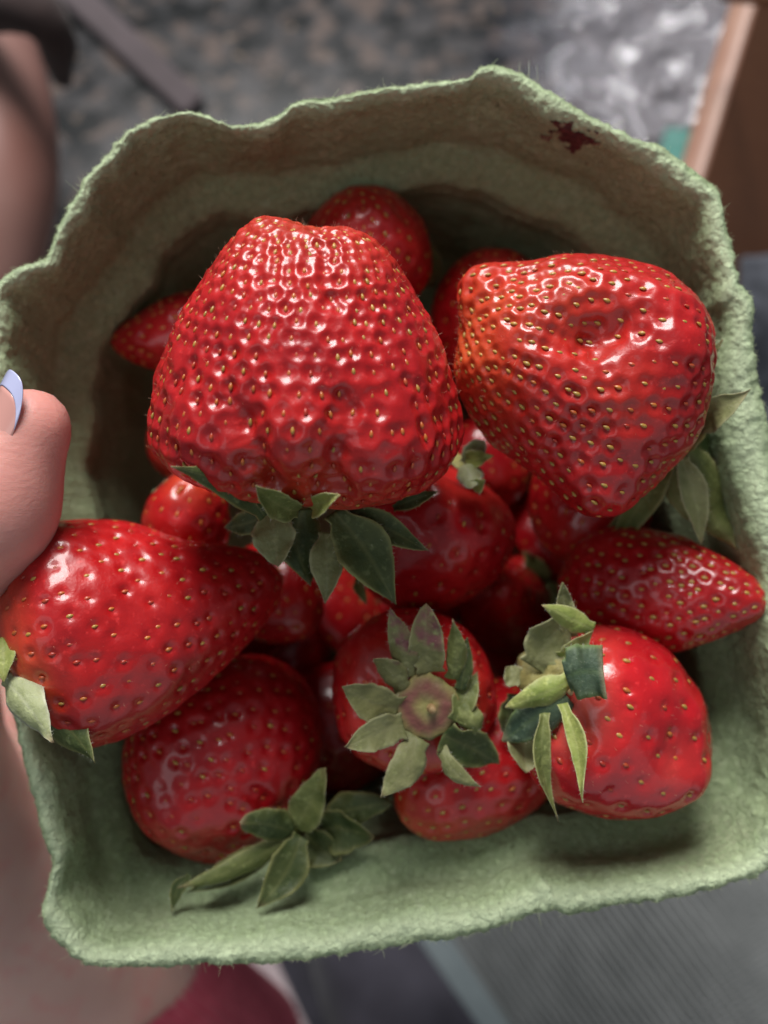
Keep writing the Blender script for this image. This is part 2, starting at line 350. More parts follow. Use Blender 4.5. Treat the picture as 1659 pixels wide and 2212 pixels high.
def carton():
    n = 1700
    r3 = np.array([P(x, y, D0) for x, y in RIM+RIM[:1]])
    q = spline(r3, n+1)[:-1]
    # smooth version for the wall below the torn edge
    def smooth(q, s):
        k = np.exp(-.5*(np.arange(-140, 141)/s)**2); k /= k.sum()
        return np.stack([np.convolve(np.concatenate([q[-140:, j], q[:, j], q[:140, j]]), k, 'valid') for j in range(3)], 1)
    qs = smooth(q, 24); qvs = smooth(q, 43)
    cen = np.array([0, -1.0, 0.])
    ang = np.arctan2(q[:, 1]-cen[1], q[:, 0])
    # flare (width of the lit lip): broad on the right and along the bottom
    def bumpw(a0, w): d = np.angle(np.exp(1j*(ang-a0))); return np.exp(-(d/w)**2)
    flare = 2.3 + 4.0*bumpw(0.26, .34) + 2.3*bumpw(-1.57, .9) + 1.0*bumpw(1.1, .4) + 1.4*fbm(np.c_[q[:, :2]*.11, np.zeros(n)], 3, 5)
    wig = 1.1*fbm(np.c_[q[:, :2]*.10, np.zeros(n)], 3, 3)
    tear = .65*fbm(np.c_[q[:, :2]*.75, np.zeros(n)], 4, 9)
    rad = np.linalg.norm(q[:, :2]-cen[:2], axis=1)
    def ring(base, inset, drop, raw=0):
        u = (base[:, :2]-cen[:2]); L = np.linalg.norm(u, axis=1, keepdims=True)
        xy = cen[:2]+u*(1-(np.asarray(inset).reshape(-1, 1))/L)
        return np.c_[xy, base[:, 2]-drop]
    rows = []; lip = []
    # outer wall, bottom to top
    for k in np.linspace(0, 1, 14):
        rows.append(ring(qvs*(1-k)**.5+q*(1-(1-k)**.5), 9*(1-k)**1.0-.2, 66*(1-k)+2.2*k)); lip.append(0)
    # lip
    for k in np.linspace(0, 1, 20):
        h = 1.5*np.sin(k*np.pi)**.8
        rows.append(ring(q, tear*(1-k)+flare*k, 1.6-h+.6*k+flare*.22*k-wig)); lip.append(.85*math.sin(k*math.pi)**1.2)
    # inner wall
    ww = np.linspace(0, 1, 96)[1:]
    led = lambda x: x*x*(3-2*x)
    for w in ww:
        mixk = min(1, w*5)
        base = q*(1-mixk)+qs*mixk if w < .4 else qs*(1-min(1, (w-.4)*2))+qvs*min(1, (w-.4)*2)
        le = 2.2+flare*.22; dz = le+(64.2-le)*w; w0 = .245-.105*bumpw(-1.45, 1.0)
        ins = flare + 1.5*min(1, w*3.2)**.8 + 5.6*led(np.clip((w-w0)/(.10-.035*bumpw(-1.45, 1.0)), 0, 1))-1.6*led(np.clip((w-w0-.14)/.12, 0, 1)) + (5.0+2.5*bumpw(-1.45, 1.1))*max(0, w-.38)/.62
        if w > .88: ins = ins + 9*(1-math.sqrt(max(0, 1-((w-.88)/.12)**2)))
        rows.append(ring(base, ins, dz-wig*(1-min(1, w*3)))); lip.append(0)
    nin = len(rows)
    # inner floor towards the middle
    last = rows[-1]
    for k in np.linspace(0, 1, 14)[1:-1]:
        r = last*(1-k)+np.array([0, -1, last[:, 2].mean()])*k; rows.append(r); lip.append(0)
    V = np.vstack(rows); nr = len(rows)
    Q = grid_quads(nr, n, True)
    # close both ends: inner floor centre, outer underside
    ci = len(V); V = np.vstack([V, [[0, -1, last[:, 2].mean()]], [[0, -1, rows[0][:, 2].mean()]]])
    j = np.arange(n); j2 = (j+1) % n
    T = np.vstack([np.c_[j+(nr-1)*n, j2+(nr-1)*n, np.full(n, ci)], np.c_[j2, j, np.full(n, ci+1)]])
    N = -vnormals(V, Q, T)
    disp = .55*fbm(V*.09, 2, 21)+.30*fbm(V*.35, 3, 22)+.20*fbm(V*1.2, 3, 25)
    # fine horizontal moulding waves, as the felt side of pulp has
    disp += .05*np.sin(V[:, 2]*2.4+5*fbm(V*.06, 2, 31))*(fbm(V*.12, 2, 33)+.3)
    wallm = np.concatenate([np.repeat(np.clip((np.arange(nr)-36)/12, 0, 1)*(np.arange(nr) < nin), n), [0, 0]])
    disp += wallm*((.05+.28*np.concatenate([np.tile(bumpw(-1.45, .9), nr), [0, 0]]))*np.sin(-V[:, 2]*.85+2.6*fbm(V*.035, 2, 71))+.38*fbm(V*np.array([.05, .05, .22]), 2, 72))
    lv = np.concatenate([np.repeat(np.array(lip), n), [0, 0]])
    disp += lv*(.26*fbm(V*1.9, 3, 61)+.20*fbm(V*np.array([.6, .6, 3.]), 2, 62))+.10*fbm(V*2.6, 2, 63)
    V = V+N*disp[:, None]
    lipa = np.concatenate([np.repeat(lip, n), [0, 0]])
    root = thing('berry_carton', 'green moulded paper pulp carton full of strawberries, torn fuzzy rim', 'carton', (0, 0, -218))
    add('carton_wall', V, Q[:, ::-1], T[:, ::-1], M['pulp'], root, attrs={'lip': lipa})
    # loose fibres on the torn rim: too fine to count
    Vr = V[:nr*n].reshape(nr, n, 3)
    FV = []; FT = []
    for _ in range(5000):
        i = rng.integers(n); k = 13+int(abs(rng.normal(0, 4.5))); k = min(k, 34)
        p = Vr[k, i]; nn = N[k*n+i]
        t = nrm(Vr[k, (i+3) % n]-Vr[k, i])
        d = nrm(nn*rng.uniform(.1, .55)+t*rng.normal(0, .9)+rng.normal(0, .45, 3))
        L = rng.uniform(.2, .75) if rng.random() < .975 else rng.uniform(1.0, 2.4)
        bend = nrm(rng.normal(0, 1, 3)); s = nrm(np.cross(d, bend)+1e-6); w = rng.uniform(.02, .045)
        o = len(FV)
        for u in (0, .35, .7, 1):
            c0 = p+d*L*u+bend*L*.35*u*u
            FV += [c0+s*w*(1-.6*u), c0-s*w*(1-.6*u), c0+np.cross(d, s)*w*(1-.6*u)]
        for u in range(3):
            a = o+u*3
            for e in range(3):
                f = (e+1) % 3; FT += [(a+e, a+f, a+3+e), (a+f, a+3+f, a+3+e)]
    tag(add('rim_fibres', FV, None, FT, M['fibre'], root), kind='stuff')
    # dried juice stain on the rim
    i0 = int(np.argmin(np.linalg.norm(q-P(1252, 262, D0), axis=1)))
    nr_, nc_ = 16, 40
    cols = (np.arange(nc_)*1.0-nc_/2).astype(int)
    pts = []
    for a in range(nr_):
        for bcol in range(nc_):
            ii = (i0+cols[bcol]) % n; kk = 27+int(a)
            pts.append(Vr[min(kk, nr-1), ii]+N[min(kk, nr-1)*n+ii]*.12)
    pts = np.array(pts); Qs = grid_quads(nr_, nc_)
    g = np.stack(np.meshgrid(np.linspace(-1, 1, nr_), np.linspace(-1, 1, nc_), indexing='ij'), -1).reshape(-1, 2)
    rr = np.hypot(g[:, 0]+.5*g[:, 1]*0, g[:, 1])+1.0*fbm(np.c_[g*4.6, np.zeros(len(g))], 3, 77)
    keep = rr < .86
    Qs = Qs[keep[Qs].all(1)]
    pts = pts+.35*np.abs(fbm(pts*1.6, 2, 12))[:, None]*np.array([0, -.3, 1])
    fade = np.clip((.86-rr)/.40, 0, 1); used = np.unique(Qs); re = -np.ones(len(pts), int); re[used] = np.arange(len(used))
    add('juice_stain', pts[used], re[Qs][:, ::-1], None, M['stain'], root, attrs={'soak': fade[used]})
    return root
carton_root = carton()

# ------------------------------------------------------------------ strawberries
PROF = {
 'cone':  [(.05, 0), (.015, .22), (.0, .45), (.045, .76), (.16, .97), (.28, 1.0), (.48, .88), (.70, .65), (.87, .40), (.96, .20), (1, 0)],
 'blunt': [(.06, 0), (.02, .25), (.0, .50), (.05, .80), (.16, .97), (.28, 1.0), (.50, .89), (.70, .72), (.86, .55), (.955, .34), (.99, .14), (1, 0)],
 'wedge': [(.05, 0), (.02, .25), (.0, .46), (.06, .76), (.20, .96), (.36, 1.0), (.60, .90), (.80, .72), (.93, .48), (.99, .22), (1, 0)],
 'round': [(.05, 0), (.015, .25), (.0, .45), (.06, .78), (.22, .98), (.42, 1.0), (.66, .86), (.84, .60), (.95, .32), (1, 0)],
 'long':  [(.04, 0), (.015, .22), (.0, .40), (.05, .70), (.16, .93), (.30, 1.0), (.52, .90), (.74, .66), (.90, .40), (.975, .20), (1, 0)],
}
bodies = []
def seed_mesh(mt):
    V = []; n = 7
    ts = [0, .12, .38, .68, .92]
    rs = [.0, .55, 1.0, .80, .36]
    V.append((0, -.56, 0))
    for t, r in list(zip(ts, rs))[1:]:
        for k in range(n):
            a = 2*math.pi*k/n; V.append((.31*r*math.cos(a), -.56+1.12*t, .25*r*math.sin(a)))
    V.append((0, .56, 0))
    Q = []; T = []
    for i in range(3):
        for k in range(n): Q.append((1+i*n+k, 1+i*n+(k+1) % n, 1+(i+1)*n+(k+1) % n, 1+(i+1)*n+k))
    for k in range(n): T.append((0, 1+(k+1) % n, 1+k)); T.append((len(V)-1, 1+3*n+k, 1+3*n+(k+1) % n))
    return make_mesh('seed', V, [q[::-1] for q in Q], [t[::-1] for t in T], mats=[M[mt]])
SEED = {k: seed_mesh(k) for k in ('seed_yellow', 'seed_orange', 'seed_red')}
def seed_arrays():
    me = SEED['seed_yellow']; v = np.zeros(len(me.vertices)*3, np.float32); me.vertices.foreach_get('co', v)
    F = [tuple(p.vertices) for p in me.polygons]
    return v.reshape(-1, 3)/S, np.array([f for f in F if len(f) == 4]), np.array([f for f in F if len(f) == 3])
SV, SQ, STr = seed_arrays()

def strawberry(label, calyx, tip, R, prof='cone', flat=.9, roll=0, nseed=200, pit=.55, sig=.36, mt='berry', res=.45, lumps=(), creases=(),
               pales=(), tip_pale=.25, base_pale=.2, seedcol=(.6, .3, .1), seed_scale=1, bend=(0, 0, 0), rough=1.0, each=True, hairs=0, group='strawberries heaped in the carton', sd=1, dens=.8, sepal_free=.03, pexp=2.0, jit=.10):
    c0 = P(*calyx); c1 = P(*tip); ax = c1-c0; L = np.linalg.norm(ax); a = ax/L
    e1 = np.array([0, 0, 1.])-a*a[2]
    e1 = nrm(e1) if np.linalg.norm(e1) > .15 else nrm(np.array([0, 1., 0])-a*a[1])
    e2 = np.cross(a, e1)
    if roll:
        cr, sr = math.cos(roll), math.sin(roll); e1, e2 = e1*cr+e2*sr, e2*cr-e1*sr
    pr = spline(np.array([(t*L, r*R) for t, r in PROF[prof]]), 400)
    plen = np.linalg.norm(np.diff(pr, axis=0), axis=1).sum()
    nr = max(24, int(plen/res)); nc = max(32, int(2*math.pi*R/res*.85))
    sidx = np.linspace(0, 399, nr+1)
    tt = np.interp(sidx, np.arange(400), pr[:, 0]); rr = np.interp(sidx, np.arange(400), np.maximum(pr[:, 1], 0))
    phi = np.linspace(0, 2*np.pi, nc, endpoint=False)
    bend = np.asarray(bend, float)
    def surf(t, r, ph):
        return c0+np.outer(t, a)+(r*np.cos(ph)*flat)[:, None]*e1+(r*np.sin(ph))[:, None]*e2+np.outer(np.sin(np.pi*np.clip(t/L, 0, 1)), bend)
    Vg = surf(np.repeat(tt[1:-1], nc), np.repeat(rr[1:-1], nc), np.tile(phi, nr-1))
    V = np.vstack([Vg, surf(tt[:1], rr[:1], np.zeros(1)), surf(tt[-1:], rr[-1:], np.zeros(1))])
    Q = grid_quads(nr-1, nc, True); n0 = (nr-1)*nc
    j = np.arange(nc); T = np.vstack([np.c_[np.full(nc, n0), (j+1) % nc, j], np.c_[np.full(nc, n0+1), j+(nr-2)*nc, (j+1) % nc+(nr-2)*nc]])
    N = vnormals(V, Q, T)
    if np.mean(np.einsum('ij,ij->i', N, V-V.mean(0))) < 0: Q = Q[:, ::-1]; T = T[:, ::-1]; N = -N
    # slow unevenness, then the dents and swellings this berry has
    V = V+N*(rough*(R*.055*fbm(V/(R*.85)+sd*3.7, 2, sd)+R*.02*fbm(V/(R*.3)+sd, 2, sd+5)))[:, None]
    def project(V): return np.c_[(V[:, 0]/(-V[:, 2])/.8+.5)*1659, (.5-V[:, 1]/(-V[:, 2])/(.8*4/3))*2212]
    def at_px(px, py):
        pj = project(V); fr = np.einsum('ij,ij->i', N, -V) > 0
        d = np.hypot(pj[:, 0]-px, pj[:, 1]-py)+np.where(fr, 0, 1e5)
        return V[int(np.argmin(d))]
    mmpx = -V[:, 2].mean()*.8/1659
    disp = np.zeros(len(V))
    for px, py, rad, amp in lumps:
        c = at_px(px, py); disp += amp*np.exp(-(np.linalg.norm(V-c, axis=1)/(rad*mmpx))**2)
    for pts, wid, amp in creases:
        best = np.full(len(V), 1e9)
        for (xa, ya), (xb, yb) in zip(pts[:-1], pts[1:]):
            for u in np.linspace(0, 1, 6): best = np.minimum(best, np.linalg.norm(V-at_px(xa+(xb-xa)*u, ya+(yb-ya)*u), axis=1))
        disp += amp*np.exp(-(best/(wid*mmpx))**2)
    V = V+N*disp[:, None]; N = vnormals(V, Q, T)
    # seeds in staggered rings, closer towards the tip
    g = 1+dens*np.clip((tt/L-.35)/.65, 0, 1)**1.3
    ds = np.hypot(np.gradient(tt), np.gradient(rr)); arc = np.cumsum(ds)-ds[0]; rows_i = np.arange(nr+1)
    ok = (tt/L > sepal_free) & (rows_i > nr*.10)
    reff = np.maximum(rr, .02*R)*(1+flat)/2
    kk = math.sqrt((2*math.pi*reff*g*ds*ok).sum()/(.87*nseed))
    RI = []; PH = []; a_ = arc[np.argmax(ok)]+.3*kk; off = sd*.37
    while a_ < arc[-1]-.15*kk:
        h_ = kk/math.sqrt(np.interp(a_, arc, g)); n_ = max(1, int(round(2*math.pi*np.interp(a_, arc, reff)/h_))); off += .5+rng.normal(0, .17)
        drift = np.cumsum(rng.normal(0, .05, n_))
        for q_ in range(n_):
            RI.append(np.interp(a_+h_*(rng.normal(0, jit)+.16*math.sin(q_*2.1/n_*6.28+off)), arc, rows_i)); PH.append(2*math.pi*(q_+off+rng.normal(0, jit)+drift[q_]*.6)/n_)
        a_ += .87*h_*rng.uniform(.95, 1.05)
    nseed = len(RI)
    ri = np.clip(np.round(RI).astype(int), 2, nr-2)-1; ci = np.round(np.array(PH)/(2*np.pi)*nc).astype(int) % nc
    si = ri*nc+ci; SP = V[si]; SN = N[si]
    kp = rng.random(nseed) > .05; si = si[kp]; SP = SP[kp]; SN = SN[kp]; nseed = len(si)
    D = np.linalg.norm(SP[:, None]-SP[None], axis=2); np.fill_diagonal(D, 1e9)
    h = np.clip(np.sort(D, 1)[:, :4].mean(1), .8, 6)
    pv = np.clip(1+.22*rng.normal(size=nseed)+.35*vnoise(SP*.16+sd, 3), .35, 1.5)
    pitd = -.05*fbm(V*.95, 2, sd+9); near = np.full(len(V), 1e9)
    for k in range(nseed):
        d = np.linalg.norm(V-SP[k], axis=1); sel = d < 1.6*h[k]; dd = d[sel]/h[k]
        pitd[sel] += pit*pv[k]*min(1, h[k]/2.4)*np.exp(-(dd/sig)**pexp)
    V2 = V-N*pitd[:, None]+N*(pit*.25)
    pale = np.zeros(len(V)); tv = np.concatenate([np.repeat(tt[1:-1], nc), tt[:1], tt[-1:]])/L
    pale += tip_pale*np.clip((tv-.72)/.28, 0, 1)**1.5 + base_pale*np.clip((.16-tv)/.16, 0, 1)
    for px, py, rad, amp in pales:
        c = at_px(px, py); pale += amp*np.exp(-(np.linalg.norm(V-c, axis=1)/(rad*mmpx))**2)
    pale = np.clip(pale*(1+.5*fbm(V*.35, 2, 44)), 0, 1)
    base = V[int(np.argmin(V[:, 2]))]
    root = thing('strawberry', label, 'strawberry', base, group)
    body = add('berry_flesh', V2, Q, T, M[mt], root, attrs={'pale': pale})
    bodies.append((root, body, SP-SN*(pit*.60), SN, a, seedcol, seed_scale, each, c0, L))
    root['axis'] = [float(x) for x in a]
    if hairs:
        HV = []; HT = []
        cand = np.concatenate([si, rng.integers(0, n0, hairs)])
        for i in cand:
            d = nrm(N[i]+rng.normal(0, .45, 3)+a*.25); Lh = rng.uniform(.25, .85); p = V2[i]; s = nrm(np.cross(d, rng.normal(0, 1, 3))); s2 = np.cross(d, s); wv = .014
            o = len(HV); mid = p+d*Lh*.55; tipp = p+d*Lh+a*Lh*.25
            HV += [p+s*wv, p-s*wv*.5+s2*wv, p-s*wv*.5-s2*wv, mid+s*wv*.7, mid-s*wv*.35+s2*wv*.7, mid-s*wv*.35-s2*wv*.7, tipp]
            for e in range(3):
                f = (e+1) % 3; HT += [(o+e, o+f, o+3+e), (o+f, o+3+f, o+3+e), (o+3+e, o+3+f, o+6)]
        tag(add('fine_hairs', HV, None, HT, M['hair'], root), kind='stuff')
    return root

def sepal(parent, b, t, wpx, kind='leaf_mid', arch=0., cup=.25, curl=0., blunt=.0, side=None, base_w=.45, fold=0., nz=(0, 0, 1), trunc=0, label=None, bow=0, twist=0):
    """one leaf of the calyx from b to t (photo px + depth)"""
    twist = twist+rng.normal(0, .30); bow = bow+rng.normal(0, .35); curl = curl+abs(rng.normal(0, .5))
    p0 = P(*b); p1 = P(*t); ax = p1-p0; L = np.linalg.norm(ax); a = ax/L
    n = np.asarray(nz, float); n = nrm(n-a*n.dot(a)); s = np.cross(a, n)
    W = wpx*(b[2]+t[2])/2*.8/1659/2
    nu, nv = 30, 13
    u = np.linspace(0, 1, nu)[:, None]; v = np.linspace(-1, 1, nv)[None, :]
    e = 1.0-.42*blunt
    prof = (np.sin(np.pi*np.clip(u, 0, 1)**.74)**(e*1.12))
    prof = np.maximum(prof, base_w*(1-u)**1.5)
    if trunc: prof = np.where(u > .12, .92, .6)+0*u
    else: prof = prof*(1-np.clip((u-.93)/.07, 0, 1)**2*.9)+.015
    q = rng.uniform(0, 6)
    wav = .13*W*np.sin(u*9+q)*v+.07*W*np.sin(u*19+q*2)*np.abs(v)**2+.020*W*np.cos(v*22+u*5)
    qv = rng.uniform(0, 50); ug = np.broadcast_to(u, (nu, nv)); vg = np.broadcast_to(v, (nu, nv))
    rag = (0 if trunc else 1)*(.075*vnoise(np.c_[ug.ravel()*9+qv, np.sign(vg.ravel())*3, 0*ug.ravel()+qv], 4)+.035*vnoise(np.c_[ug.ravel()*24+qv, np.sign(vg.ravel())*3, 0*ug.ravel()], 5)).reshape(nu, nv)
    lat = prof*W*v*(1+rag*np.abs(v))
    out = arch*4*u*(1-u)+cup*W*prof*(v*v)-fold*W*prof*(1-np.abs(v))+wav-.05*W*np.exp(-(v/.22)**2)*(1-u)
    out = out+lat*np.sin(twist*u); lat = lat*np.cos(twist*u)
    k = np.clip((u-.55)/.45, 0, 1)
    out = out+curl*k*k
    along = u*L-abs(curl)*.35*k**2
    sidew = .10*L*math.sin(q)*(u*(1-u)*2)+bow*np.sin(u*math.pi*1.25)
    G = p0+along[..., None]*a+(lat+sidew)[..., None]*s+out[..., None]*n
    G = G.reshape(-1, 3)+(.20*fbm(G.reshape(-1, 3)*.45, 2, int(q*10))+.09*fbm(G.reshape(-1, 3)*1.6, 2, int(q*10)))[:, None]*n
    V, Qd = shell(G, nu, nv, .11)
    ed = np.broadcast_to(np.clip((np.abs(v)-.72)/.28, 0, 1)**2*.95+np.exp(-(v/.10)**2)*.25, (nu, nv)).reshape(-1)
    tp = np.broadcast_to(np.clip((u-.84)/.16, 0, 1)**1.5, (nu, nv)).reshape(-1)*rng.uniform(.1, 1)
    o = add('sepal', V, Qd, None, M[kind], parent, attrs={'edge': np.concatenate([ed, ed]), 'tip': np.concatenate([tp, tp])}, base=p0)
    if label: o['label'] = label
    Gg = G.reshape(nu, nv, 3); HV, HT = LEAF_HAIR.setdefault(parent.name, (parent, [], []))[1:]
    for _ in range(46):
        iu = rng.integers(2, nu-1); iv = 0 if rng.random() < .5 else nv-1
        if rng.random() < .3: iv = rng.integers(0, nv)
        pq = Gg[iu, iv]; dd = nrm(s*(1 if iv > nv/2 else -1)*(.8 if iv in (0, nv-1) else .1)+n*rng.uniform(.1, .9)+a*rng.uniform(0, .8)+rng.normal(0, .25, 3))
        Lh = rng.uniform(.25, .75); ss = nrm(np.cross(dd, rng.normal(0, 1, 3))); s2 = np.cross(dd, ss); wv = .014; o_ = len(HV)
        HV += [pq+ss*wv, pq-ss*wv*.5+s2*wv, pq-ss*wv*.5-s2*wv, pq+dd*Lh]
        HT += [(o_, o_+1, o_+3), (o_+1, o_+2, o_+3), (o_+2, o_, o_+3)]
    return o
LEAF_HAIR = {}
def calyx(parent, centre, axis_out, r, h=1.3, purple=0., name='calyx', mt='calyx'):
    """lumpy disc the leaves grow from"""
    c = np.asarray(centre, float); n = nrm(axis_out)
    e = nrm(np.cross(n, [0.3, 1, .2])); f = np.cross(n, e)
    nr, nc = 14, 54
    V = [];
    for i in range(nr):
        k = i/(nr-1); rad = r*math.sin(k*math.pi*.62)/math.sin(math.pi*.62) if k < .8 else r*(1-.25*(k-.8)/.2)
        rad = r*min(1, k*1.15) if k < .87 else r*(1-(k-.87)*1.2)
        z = h*(1-k**2.2)-.35*h*math.exp(-(k/.25)**2)
        for j in range(nc):
            an = 2*math.pi*j/nc; V.append(c+e*rad*math.cos(an)*(1+.05*math.sin(5*an+1)+.04*math.sin(11*an))+f*rad*math.sin(an)*(1+.05*math.sin(4*an)+.03*math.sin(13*an))+n*z)
    V = np.array(V); V = V+n*(.30*fbm(V*.7, 2, 8))[:, None]
    Q = grid_quads(nr, nc, True)
    N = vnormals(V, Q)
    if (N[nc*4:]@n).mean() < 0: Q = Q[:, ::-1]
    k = np.repeat(np.arange(nr)/(nr-1), nc)
    pa = purple*np.exp(-((k-.50)/.24)**2)*(1+.4*fbm(V*.6, 2, 14))
    return add(name, V, Q, None, M[mt], parent, attrs={'purple': np.clip(pa, 0, 1)}, base=c)
def stub(parent, centre, direction, r, L, mt='stem'):
    d = nrm(direction); c = np.asarray(centre, float)
    path = spline(np.array([c-d*.8, c+d*L*.5+np.array([.1, .1, 0]), c+d*L]), 7)
    V, Q, T = tube(path, np.array([1.25, 1.1, 1, .95, .9, .95, .8])*r, 9)
    return add('stem', V, Q, T, M[mt], parent, base=c)

# --- the giant one on top
B1 = strawberry('largest strawberry, a broad blunt cone lying on top with its leaves hanging below it', (662, 1046, 146), (668, 478, 132), 23.2, 'blunt', .86, 0, 880, .58, .43, 'berry', .27,
    lumps=[(575, 470, 90, 1.3), (770, 480, 90, 1.1), (665, 470, 55, -1.6), (430, 960, 110, 1.6), (645, 940, 90, 2.3), (840, 960, 110, 1.7), (660, 1070, 110, -1.6)],
    creases=[([(530, 900), (560, 1000), (590, 1060)], 34, -1.7), ([(745, 880), (735, 960), (720, 1050)], 36, -1.7), ([(690, 470), (715, 640)], 24, -.7)],
    pales=[(655, 480, 110, .30), (640, 1070, 110, .30)], seedcol=(.30, .50, .20), hairs=500, sd=3, tip_pale=.15, base_pale=.15, dens=1.5, seed_scale=.90, pexp=3.0)
cc = P(662, 1070, 146)
calyx_b1 = calyx(B1, cc+np.array([0, -.5, 0]), (0, -1, .1), 5.2, 1.2)
for s in [((572, 1116, 137), (374, 998, 124), 70, 'leaf_dark', 1.0, -.5, 0), ((646, 1104, 134), (536, 1034, 121), 62, 'leaf_mid', .8, .5, .9, .7), ((676, 1102, 134), (748, 1066, 122), 48, 'leaf_bright', .9, .5, .8, .6),
          ((575, 1112, 148), (486, 1140, 150), 52, 'leaf_dark', .4, .2, 0, .4), ((585, 1108, 142), (603, 1228, 141), 92, 'leaf_pale', .8, .25, .4, .7), ((655, 1100, 143), (664, 1268, 144), 108, 'leaf_dark', -.6, -.5, .2),
          ((703, 1150, 143), (701, 1306, 142), 72, 'leaf_pale', .8, .2, .3), ((722, 1105, 139), (862, 1306, 141), 112, 'leaf_dark', 1.0, .3, -.6), ((738, 1106, 140), (934, 1182, 142), 66, 'leaf_dark', .6, .25, -.8),
          ((850, 1098, 148), (946, 1058, 145), 36, 'leaf_dark', .3, .2, 0)]:
    sepal(calyx_b1, s[0], s[1], s[2], s[3], s[4], s[5], s[6], s[7] if len(s) > 7 else 0)
# --- upper right, wedge with a dent
B2 = strawberry('wide wedge-shaped strawberry at the right with a deep dent and an orange flank', (1458, 890, 152), (1016, 700, 143), 18.9, 'wedge', .86, 0, 640, .50, .42, 'berry', .27,
    lumps=[(1290, 715, 62, -3.6), (1290, 610, 90, 1.2), (1420, 640, 70, 1.2), (1290, 1060, 90, 3.0), (1500, 680, 60, .8), (1028, 612, 66, 2.2), (1290, 1070, 60, .6), (1040, 640, 70, 2.2), (1060, 860, 90, -.9), (1480, 760, 60, 1.4), (1180, 800, 120, .6)],
    creases=[([(1200, 725), (1290, 740), (1380, 690)], 30, -.9)],
    pales=[(1005, 740, 90, .42), (1080, 640, 110, .16), (1050, 850, 110, .22), (1240, 640, 120, .20), (1340, 860, 90, .12)], seedcol=(.75, .2, .05), hairs=350, sd=8, tip_pale=.15, seed_scale=1.0, pexp=2.8)
cl2 = calyx(B2, P(1490, 925, 153), nrm(P(1478, 905, 152)-P(1012, 705, 143)), 4.8, 1.0)
for s in [((1500, 905, 152), (1608, 845, 142), 80, 'leaf_pale', 1.8, .5, -2.4, .5), ((1484, 965, 152), (1588, 1186, 158), 120, 'leaf_mid', -1.2, -.4, .5), ((1470, 985, 151), (1512, 1176, 155), 62, 'leaf_pale', .6, .3, 0),
          ((1456, 985, 153), (1302, 1196, 168), 60, 'leaf_mid', .5, .3, .4), ((1510, 840, 152), (1556, 722, 148), 26, 'leaf_pale', .8, .3, .8), ((1400, 1060, 160), (1240, 1250, 178), 44, 'leaf_mid', .2, .2, 0), ((1490, 900, 155), (1580, 1010, 160), 90, 'leaf_dark', -.4, .2, 0, .4)]:
    sepal(cl2, *s[:3], s[3], s[4], s[5], s[6], s[7] if len(s) > 7 else 0)
# --- left foreground
B3 = strawberry('big glossy strawberry at the left beside the thumb, stem end on the rim', (22, 1405, 147), (612, 1246, 160), 17.3, 'cone', .88, 0, 360, .42, .25, 'berry', .32,
    lumps=[(110, 1170, 70, 1.3), (90, 1330, 110, .8), (330, 1500, 130, 1.3), (430, 1110, 90, -1.3), (200, 1560, 80, .6)],
    pales=[(30, 1400, 70, .9), (60, 1480, 70, .4)], seedcol=(.25, .45, .30), hairs=350, sd=11, tip_pale=.05, base_pale=.5, dens=.6, seed_scale=1.0)
cl3 = calyx(B3, P(14, 1430, 147), (-1, -.1, .25), 4.0, 1.2)
for s in [((8, 1466, 137), (122, 1606, 133), 82, 'leaf_white', 1.2, -.5, .4), ((60, 1500, 141), (222, 1648, 137), 96, 'leaf_dark', .4, -.45, .5), ((4, 1376, 138), (12, 1474, 135), 60, 'leaf_bright', .8, .2, 0), ((0, 1400, 148), (-70, 1300, 146), 70, 'leaf_mid', .6, .2, 0)]:
    sepal(cl3, *s[:3], s[3], s[4], s[5], s[6])
stub(cl3, P(52, 1484, 136.5), (.8, -.35, .2), .55, 2.2)
# --- lower left
B4 = strawberry('dark wrinkled strawberry in the lower left corner, leaves at its lower right', (620, 1675, 179), (292, 1570, 162), 18.4, 'round', .86, 0, 350, .50, .28, 'berry_dark', .40,
    lumps=[(420, 1600, 110, 1.2), (350, 1760, 100, 3.0), (560, 1450, 110, 1.2), (470, 1690, 60, -.7)], seedcol=(.15, .35, .5), sd=15, tip_pale=.0, dens=.7)
cl4 = calyx(B4, P(636, 1790, 172), (.5, -.6, .3), 4.6, 1.0)
for s in [((640, 1790, 160), (706, 1664, 153), 76, 'leaf_mid', .4, .2, 0, 1.0), ((632, 1800, 159), (512, 1766, 153), 74, 'leaf_dark', .8, -.3, .8, 1.0), ((622, 1806, 159), (384, 1918, 155), 50, 'leaf_mid', .5, -.4, 0, .2), ((600, 1825, 160), (402, 1925, 158), 60, 'leaf_dark', -.6, .4, 0, .2),
          ((410, 1890, 157), (368, 1968, 156), 30, 'leaf_dark', .1, .1, 0), ((650, 1806, 159), (556, 1964, 155), 84, 'leaf_dark', .6, .25, -.3, .3), ((700, 1768, 162), (848, 1732, 159), 70, 'leaf_dark', .6, -.3, .4, .8), ((690, 1790, 163), (810, 1806, 159), 100, 'leaf_dark', .5, .3, 0, .8), ((660, 1800, 163), (740, 1860, 161), 80, 'leaf_dark', .3, .3, 0, .6)]:
    sepal(cl4, *s[:3], s[3], s[4], s[5], s[6], s[7] if len(s) > 7 else 0)  # mostly dark sepal colour here: the shade on these leaves is painted in
